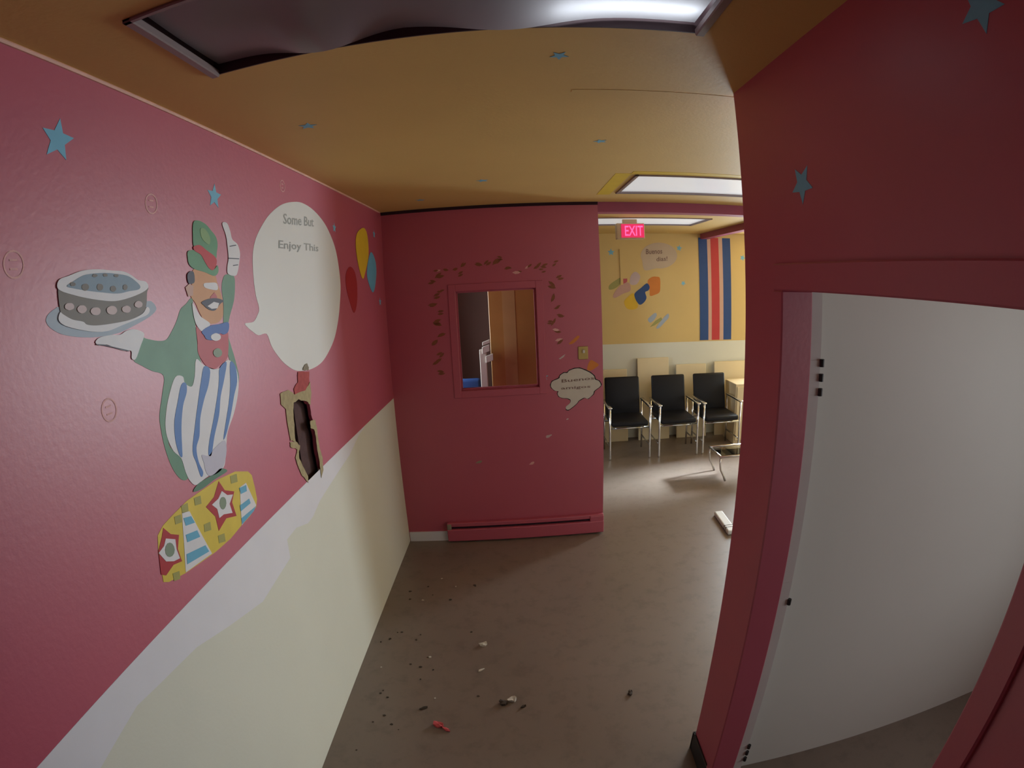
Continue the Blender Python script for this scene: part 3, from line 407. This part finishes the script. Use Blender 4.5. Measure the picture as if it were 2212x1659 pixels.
ss = lambda a, b_, x: (lambda q: q * q * (3 - 2 * q))(min(1, max(0, (x - a) / (b_ - a))))
def waveA(u, v):
    g = lambda c_, w_: math.exp(-((u - c_) / w_) ** 2)
    return -0.034 * ss(0.15, 1, v) * max(g(0.25, 0.10), g(0.62, 0.13)) - 0.004 * math.sin(math.pi * v)
tA = troffer('ceiling_light', FIX_A, 'unlit ceiling light with a sagging grey diffuser nearest the camera', 'lens', waveA, 0.026, lip=False)
tag(MB().tube([(0.10, 1.055, H + 0.062), (0.45, 1.055, H + 0.062)], 0.019, 12).build('tube', 'highlight_glow', tA, smooth=True), 'glowing tube added behind the diffuser for its highlight')  # added glow standing in for the highlight on the diffuser
troffer('ceiling_light', FIX_B, 'white ceiling light in front of the magenta header', 'lens_bright', lambda u, v: -0.006 * math.sin(math.pi * u) * math.sin(math.pi * v), 0.008)
troffer('ceiling_light', FIX_C, 'white ceiling light beyond the header behind the exit sign', 'lens_bright', lambda u, v: -0.01 * math.sin(math.pi * u) * math.sin(math.pi * v), 0.008)
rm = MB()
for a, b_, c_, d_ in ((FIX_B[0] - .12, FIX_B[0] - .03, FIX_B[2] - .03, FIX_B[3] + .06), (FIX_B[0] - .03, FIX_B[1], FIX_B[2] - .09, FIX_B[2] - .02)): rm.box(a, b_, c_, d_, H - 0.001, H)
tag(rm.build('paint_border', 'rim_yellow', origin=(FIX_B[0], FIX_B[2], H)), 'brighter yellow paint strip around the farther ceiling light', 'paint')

# ------------------------------------------------------------------ left wall: mural, balloons, hole
def mural(name, key, T, label, cat):
    pts = [p for it in DATA[key] for p in it[3]]
    t = thing(name, label, cat, cen(T, pts))
    for n_, m_, l_, p_ in DATA[key]: decal(n_, T, p_, l_, m_, t)
    return t
mural('painted_cake', 'cake', TL, 'mural of a dark cake with white icing on a grey plate', 'mural')
mural('painted_man', 'man', TL, 'mural of a moustached man in green top hat, tailcoat and striped trousers', 'mural')
mural('painted_drum', 'podium', TL, 'mural of a yellow circus drum with red stars and blue bars', 'mural')
bb = decal('speech_bubble', TL, DATA['bubble'], 0, 'bubble_white', None, cen(TL, DATA['bubble'])); tag(bb, 'large white painted speech bubble beside the moustached man', 'mural')
text('lettering', 'Some But', TL, DATA['text1'], 1, 'ink', bb); text('lettering', 'Enjoy This', TL, DATA['text2'], 1, 'ink', bb)
for (m_, p_), l_ in zip(DATA['balloons'], ('yellow painted balloon on the left wall near the far corner', 'blue painted balloon overlapping the yellow one', 'dark red painted balloon beside the speech bubble')):
    tag(decal('painted_balloon', TL, p_, 2 if m_ == 'sun_yellow' else 1, m_, None, cen(TL, p_)), l_, 'mural', 'painted balloons')
th = thing('torn_wallboard', 'torn paper and plaster edges around the dark hole in the left wall', 'wall damage', cen(TL, DATA['hole']))
for m_, p_ in DATA['flaps']: decal('torn_edge', TL, ragged(p_, 0.0035, 9, 3), 3 if m_ != 'torn_brown' else 4, m_, th)
L1 = {'L': ['large blue star at the upper left of the left wall', 'blue star above the green top hat', 'faint blue star right of the large speech bubble', 'faint blue star above the painted balloons', 'faint blue star below the painted balloons'],
      'R': ['blue star on the dark right wall above the door frame', 'blue star at the upper right corner of the dark right wall'],
      'C': ['blue ceiling star nearest the left wall', 'blue ceiling star just beyond the sagging ceiling light', 'blue ceiling star halfway to the farther light', 'small blue ceiling star near the end wall', 'faint ceiling star close to the far left corner'],
      'B': ['blue star left of the exit sign on the yellow wall', 'teal star at the edge of the yellow wall speech bubble', 'blue star right of the striped banner', 'small blue star below the yellow wall bubble'], 'F': ['small blue star at the lower right of the interior window']}
cnt = {}
for w_, u, v, r in DATA['stars']:
    i = cnt.get(w_, 0); cnt[w_] = i + 1
    T = dict(L=TL, R=TR, C=TC, B=TB, F=TF)[w_]
    rot = {'L': 0.05, 'R': 0.6, 'C': 0.3 + i, 'B': 0.2 * i, 'F': 0}[w_]
    tag(decal('painted_star', T, star_pts(u, v, r * dict(L=1.2, R=1.3, C=1.1, B=1.0, F=1.0)[w_], rot), 0, 'star_blue', None, T(u, v, 0)), L1[w_][i], 'star', 'painted stars')
for i, (u, v, ru, rv) in enumerate(DATA['marks']):
    r0 = 0.028 if i < 3 else 0.026
    mb = MB(); n = 20
    ring = [(u + r0 * k * math.cos(a), v + r0 * 1.05 * k * math.sin(a)) for k in (1.0, 0.86) for a in [2 * math.pi * j / n for j in range(n)]]
    vs = [TL(a, c_, LAY) for a, c_ in ring] + [TL(a, c_, 0) for a, c_ in ring]
    fs = [(j, (j + 1) % n, n + (j + 1) % n, n + j) for j in range(n)] + [(j, (j + 1) % n, 2 * n + (j + 1) % n, 2 * n + j) for j in range(n)]
    mb.add(vs, fs)
    for q in (-0.4, 0.25): mb.box(XL, XL + LAY, u - .011, u + .009, v + q * r0, v + q * r0 + .004)
    tag(mb.build('glue_ring', 'residue', origin=TL(u, v, 0)), ['pale glue ring at the far left edge of the pink wall', 'pale glue ring between the large star and the top hat', 'pale glue ring left of the striped trousers', 'pale glue ring above the large speech bubble'][i], 'glue mark', 'glue rings')

# ------------------------------------------------------------------ end wall: vine, sign, switch
vn = thing('painted_vine', 'faded painted vine of small leaves framing the interior window', 'mural', TF(-0.15, 2.1, 0))
for i, (u, v) in enumerate(DATA['vine']):
    a = random.uniform(-0.3, 1.2); r = random.uniform(0.018, 0.034)
    for k in range(2):
        aa = a + k * random.uniform(-.5, .5); cu, cv = u + k * random.uniform(-.02, .02), v + k * random.uniform(-.025, .025)
        p_ = [(cu + r * x * math.cos(aa) - r * y * math.sin(aa), cv + r * x * math.sin(aa) + r * y * math.cos(aa)) for x, y in ((-1, 0), (-.3, .34), (.4, .3), (1, 0), (.4, -.3), (-.3, -.34))]
        decal('leaf', TF, p_, k, 'vine_brown' if (i + k) % 13 else 'residue', vn)
sg = thing('cloud_sign', 'white cloud shaped paper sign with a tail beside the opening', 'sign', cen(TF, DATA['sign']))
cx = sum(p[0] for p in DATA['sign']) / len(DATA['sign']); cz = sum(p[1] for p in DATA['sign']) / len(DATA['sign'])
decal('outline', TF, [(cx + (u - cx) * 1.045, cz + (v - cz) * 1.05) for u, v in DATA['sign']], 0, 'outline_black', sg)
decal('sheet', TF, DATA['sign'], 1, 'sign_white', sg)
text('lettering', 'Buenos', TF, DATA['signtext'][0], 2, 'ink_brown', sg); text('lettering', 'amigos', TF, DATA['signtext'][1], 2, 'ink_brown', sg)
(u0, v0), (u1, v1) = DATA['switch'][0], DATA['switch'][2]
sw = thing('light_switch', 'small brass light switch near the end wall edge', 'light switch', TF((u0 + u1) / 2, v0, 0))
MB().rbox(u0, u1 - .01, -0.008, 0, v0, v1, 0.004, 2, T=far).build('plate', 'brass', sw)
MB().rbox((u0 + u1) / 2 - .012, (u0 + u1) / 2 + .006, -0.022, -0.006, v0 + .05, v0 + .075, 0.003, 1, T=far).build('toggle', 'sign_white', sw)
for (m_, p_), l_ in zip(DATA['flowers'], ('orange painted petal above the light switch', 'orange painted flower between switch and cloud sign', 'pale fleck of bare paint left of the light switch')):
    tag(decal('paint_fleck', TF, p_, 0, m_, None, cen(TF, p_)), l_, 'mural')
for (u, v), l_, m_, sc in zip(DATA['scuffs'], ('pale scuff under the cloud sign tail', 'grey scuff low on the left of the end wall', 'tan scuff low in the middle of the end wall', 'pale fleck at the tip of the sign tail'), ('rosette', 'torn_brown', 'residue', 'rosette'), (.03, .035, .03, .016)):
    p_ = [(u + sc * k * math.cos(a), v + sc * k * .5 * math.sin(a + .5)) for a, k in [(2 * math.pi * j / 9, random.uniform(.5, 1)) for j in range(9)]]
    tag(decal('wall_scuff', TF, p_, 0, m_, None, cen(TF, p_)), l_, 'scuff')

# ------------------------------------------------------------------ waiting room wall decoration
t = thing('painted_clown', 'small colourful clown figure painted on the yellow wall', 'mural', cen(TB, [p for it in DATA['clown'] for p in it[2]]))
for i, (n_, m_, p_) in enumerate(DATA['clown']): decal(n_, TB, p_, i % 3, m_, t)
t = thing('painted_toy', 'small grey painted doodle below the clown figure', 'mural', cen(TB, [p for it in DATA['doodle'] for p in it[1]]))
for i, (m_, p_) in enumerate(DATA['doodle']): decal('stroke', TB, p_, i, m_, t)
b2 = decal('speech_bubble', TB, DATA['bubble2'], 0, 'bubble_beige', None, cen(TB, DATA['bubble2'])); tag(b2, 'small pale speech bubble on the yellow wall above the clown', 'mural')
text('lettering', 'Buenos', TB, DATA['bub2text'][0], 1, 'ink_brown', b2); text('lettering', 'dias!', TB, DATA['bub2text'][1], 1, 'ink_brown', b2)
bx = [p[0] for p in DATA['banner'][:6]]; bz0, bz1 = 1.265, 2.60
t = thing('striped_banner', 'tall blue and red striped banner on the yellow wall', 'banner', TB((bx[0] + bx[-1]) / 2, bz0, 0))
for i, m_ in enumerate(('banner_blue', 'banner_pale', 'banner_red', 'banner_pale', 'banner_blue')):
    MB().box(bx[i], bx[i + 1], YB - 0.006, YB - 0.0005, bz0, bz1).build('stripe', m_, t)
# exit sign
t = thing('exit_sign', 'glowing red exit sign hanging from the waiting room ceiling', 'sign', (1.13, 4.9, H))
MB().rbox(0.99, 1.27, 4.88, 4.96, 2.455, 2.61, 0.008, 2).build('housing', 'exit_case', t)
MB().box(1.06, 1.20, 4.9, 4.94, 2.61, H).build('canopy', 'exit_case', t)
MB().box(1.035, 1.262, 4.874, 4.88, 2.468, 2.60).build('face', 'exit_red', t)
TS = lambda u, v, d: (u, 4.874 - d, v)
text('lettering', 'EXIT', TS, [(1.07, 2.485), (1.25, 2.485), (1.07, 2.583)], 0, 'exit_glow', t)
tag(MB().box(1.31, 1.345, YB - .01, YB, 2.0, 2.45).build('wall_strip', 'yellow_paint', origin=(1.33, YB, 2.02)), 'thin vertical strip on the yellow wall below the exit sign', 'wall_strip')  # plain strip standing slightly out from the wall

# ------------------------------------------------------------------ waiting room chairs and panels
def chair():
    t = thing('waiting_chair', 'x', 'chair', (0, 0, 0), 'black waiting room chairs')
    w2 = 0.215
    MB().rbox(-w2, w2, -0.02, 0.44, 0.395, 0.455, 0.02, 2).build('seat', 'black_vinyl', t, smooth=True)
    lean = lambda p: (p[0], p[1] + (p[2] - 0.42) * 0.16, p[2])
    MB().rbox(-w2, w2, 0.40, 0.445, 0.43, 0.885, 0.018, 2, T=lean).build('backrest', 'black_vinyl', t, smooth=True)
    for s in (-1, 1):
        x = s * (w2 + 0.022)
        MB().tube([(x, 0.0, 0.62), (x, 0.0, 0.30), (x, -0.01, 0.02), (x, -0.012, 0.0)], 0.012).build('leg', 'chrome', t, smooth=True)
        MB().tube([(x, 0.42, 0.60), (x, 0.40, 0.30), (x, 0.41, 0.0)], 0.012).build('leg', 'chrome', t, smooth=True)
        MB().rbox(x - 0.022, x + 0.022, -0.03, 0.42, 0.612, 0.634, 0.008, 2).build('armrest', 'chrome', t, smooth=True)
        MB().tube([(x, 0.0, 0.16), (x, 0.41, 0.16)], 0.009).build('side_rail', 'chrome', t, smooth=True)
    MB().tube([(-w2 - .02, 0.03, 0.37), (w2 + .02, 0.03, 0.37)], 0.012).build('crossbar', 'chrome', t, smooth=True)
    MB().tube([(-w2 - .02, 0.38, 0.37), (w2 + .02, 0.38, 0.37)], 0.012).build('crossbar', 'chrome', t, smooth=True)
    return t
ch = chair()
def dup(o):
    r = o.copy(); COL.objects.link(r)
    for c_ in o.children:
        k = c_.copy(); COL.objects.link(k); k.parent = r
    return r
for i, (x, y, l_) in enumerate(((1.235, 5.53, 'black chair with chrome arms nearest the pink end wall'), (1.825, 5.53, 'middle black chair with chrome arms in the row of three'), (2.375, 5.53, 'black chair with chrome arms partly behind the pale cabinet'))):
    o = ch if i == 0 else dup(ch)
    o.location = (x, y, 0); o['label'] = l_; o.rotation_euler = (0, 0, 0)
for i, (x0, x1, zt, l_) in enumerate(((0.95, 1.36, 0.93, 'leftmost pale board leaning on the waiting room wall'), (1.50, 1.92, 1.06, 'tallest pale board behind the gap of two chairs'), (2.02, 2.44, 0.96, 'pale board behind the third chair'), (2.56, 3.05, 0.98, 'pale board behind the cabinet'))):
    ln = lambda p: (p[0], p[1] - (1.1 - p[2]) * 0.10, p[2])
    b_ = MB().rbox(x0, x1, 6.31, 6.335, 0.0, zt, 0.004, 1, T=ln)
    tag(b_.build('leaning_board', 'pale_panel', origin=((x0 + x1) / 2, 6.2, 0)), l_, 'board', 'pale boards')
t = thing('pale_cabinet', 'pale cream cabinet at the right end of the chair row', 'cabinet', (2.85, 6.0, 0))
MB().rbox(2.665, 3.15, 5.80, 6.15, 0.0, 0.77, 0.006, 2).build('body', 'pale_panel', t)
MB().rbox(2.68, 3.135, 5.785, 5.80, 0.04, 0.74, 0.004, 1).build('door', 'pale_panel', t)
t = thing('low_table', 'low chrome legged table with glass top half hidden by the right wall', 'table', (2.25, 4.8, 0))
for x in (2.06, 2.44):
    for y in (4.66, 4.98):
        s = -1 if x < 2.2 else 1
        MB().tube([(x + s * 0.045, y, 0.265), (x + s * 0.05, y, 0.2), (x + s * 0.035, y, 0.12), (x, y, 0.06), (x - s * 0.02, y - .01, 0.0)], 0.011).build('leg', 'chrome', t, smooth=True)
for p_ in ([(2.0, 4.65, .27), (2.5, 4.65, .27)], [(2.0, 4.99, .27), (2.5, 4.99, .27)], [(2.01, 4.65, .27), (2.01, 4.99, .27)], [(2.49, 4.65, .27), (2.49, 4.99, .27)]): MB().tube(p_, 0.013).build('top_rail', 'chrome', t, smooth=True)
MB().rbox(2.03, 2.47, 4.68, 4.96, 0.266, 0.274, 0.002, 1).build('top', 'glass', t)

# ------------------------------------------------------------------ office behind the interior window
t = thing('wooden_door', 'orange brown wooden door seen through the interior window', 'door', (0.12, 4.4, 0))
MB().rbox(-0.25, 0.5, 4.40, 4.445, 0.01, 2.25, 0.004, 1).build('leaf', 'wood', t)
tag(MB().box(-0.13, -0.02, 4.3985, 4.40, 0.3, 2.15).build('highlight_strip', 'wood_highlight', t), 'vertical highlight painted as a paler strip')  # paler colour stands in for a reflection on the wood
t = thing('white_post', 'white post with papers seen through the interior window', 'post', (-0.31, 4.36, 0))
MB().rbox(-0.345, -0.285, 4.34, 4.38, 0, 1.50, 0.004, 1).build('shaft', 'paper', t)
for z, x in ((1.47, -0.29), (1.54, -0.285), (1.38, -0.262)): MB().rbox(x - .03, x + .035, 4.325, 4.338, z, z + (0.06 if z < 1.5 else .03), 0.003, 1, T=lambda p: (p[0], p[1], p[2] + (p[0] + .3) * .35)).build('note', 'paper', t)
t = thing('office_chair', 'dark blue chair back low behind the interior window', 'chair', (-0.50, 4.55, 0))
MB().rbox(-0.72, -0.36, 4.5, 4.56, 0.62, 1.22, 0.03, 3).build('backrest', 'banner_blue', t, smooth=True)
MB().rbox(-0.72, -0.36, 4.5, 4.92, 0.44, 0.52, 0.03, 3).build('seat', 'banner_blue', t, smooth=True)
MB().tube([(-.54, 4.72, 0), (-.54, 4.72, .45)], 0.03).build('column', 'chrome', t)

# ------------------------------------------------------------------ floor litter
def scrap(name, x, y, r, h, mname, label, rot=0.0, asp=0.6, seed=0):
    rg = random.Random(seed); mb = MB(); n = 9; vs = []; 
    for k in (0.0, 1.0):
        for j in range(n):
            a = 2 * math.pi * j / n; q = r * rg.uniform(0.6, 1.0); px, py = q * math.cos(a), q * asp * math.sin(a)
            vs.append((x + px * math.cos(rot) - py * math.sin(rot), y + px * math.sin(rot) + py * math.cos(rot), (0.001 if k == 0 else h * rg.uniform(0.35, 1.0))))
    vs.append((x + r * .1, y, h * .7))
    fs = [(j, (j + 1) % n, n + (j + 1) % n, n + j) for j in range(n)] + [(n + j, n + (j + 1) % n, 2 * n) for j in range(n)] + [list(range(n))[::-1]]
    return tag(mb.add(vs, fs).build(name, mname, origin=(x, y, 0)), label, 'litter')
scrap('paper_scrap', -0.284, 2.403, 0.032, 0.02, 'paper', 'white paper scrap in the middle of the corridor floor', 0.4, .6, 1)
scrap('paper_scrap', -0.285, 2.176, 0.024, 0.008, 'paper', 'thin pale paper sliver below the white scrap', 0.7, .3, 2)
scrap('paper_scrap', -0.11, 1.935, 0.030, 0.02, 'paper', 'crumpled grey paper between two dark crumbs', 0.4, .7, 3)
scrap('plaster_crumb', -0.155, 1.915, 0.028, 0.018, 'dark_scrap', 'dark crumb left of the crumpled grey paper', 0.2, .8, 4)
scrap('plaster_crumb', -0.055, 1.885, 0.018, 0.012, 'dark_scrap', 'dark crumb right of the crumpled grey paper', 0.5, .5, 5)
scrap('red_wrapper', -0.475, 1.755, 0.034, 0.022, 'red_scrap', 'bright red wrapper scrap on the near floor', -0.4, .6, 6)
scrap('red_wrapper', -0.43, 1.725, 0.03, 0.014, 'red_scrap', 'long red strip trailing from the wrapper scrap', -0.5, .35, 7)
scrap('plaster_crumb', -0.566, 1.872, 0.030, 0.012, 'dark_scrap', 'dark crumb above the red wrapper', 0.5, .35, 8)
scrap('plaster_crumb', 0.50, 1.929, 0.024, 0.018, 'dark_scrap', 'lone dark crumb near the end of the right wall', 1.2, .6, 9)
scrap('plaster_crumb', 1.05, 1.20, 0.026, 0.018, 'dark_scrap', 'dark crumb on the floor of the side room', 0.3, .8, 10)
rg = random.Random(3); dust = MB()
for i in range(40):
    x = min(rg.uniform(-0.95, 0.1), -0.95 + abs(rg.gauss(0, 0.45))); y = rg.uniform(1.3, 3.2)
    r = rg.uniform(.004, .011); a0 = rg.uniform(0, 3); n = 5
    p_ = [(x + r * k * math.cos(a0 + 1.2566 * j) * 1.3, y + r * k * math.sin(a0 + 1.2566 * j)) for j, k in ((j, rg.uniform(.5, 1)) for j in range(n))]
    k = len(dust.f); dust.prism(p_, lambda u, v, d: (u, v, d), 0.0, rg.uniform(.001, .004))
    if rg.random() < .35:
        for q in range(k, len(dust.mi)): dust.mi[q] = 1
tag(dust.build('plaster_dust', ['dark_scrap', 'paper'], origin=(-0.5, 2.2, 0)), 'loose flecks of plaster dust along the left side of the floor', 'dust', kind='stuff')
t = thing('white_tube', 'white plastic tube with dark bands lying past the right wall', 'litter', (1.70, 3.70, 0))
rt = lambda p: (1.70 + p[0] + p[1] * 0.05, 3.72 + p[1], p[2])
MB().rbox(-0.04, 0.04, -0.20, 0.19, 0.001, 0.04, 0.01, 2, T=rt).build('tube', 'bubble_white', t)
for y in (-0.10, -0.135): MB().rbox(-0.042, 0.042, y, y + .014, 0.0, 0.042, 0.008, 2, T=rt).build('band', 'rubber', t)
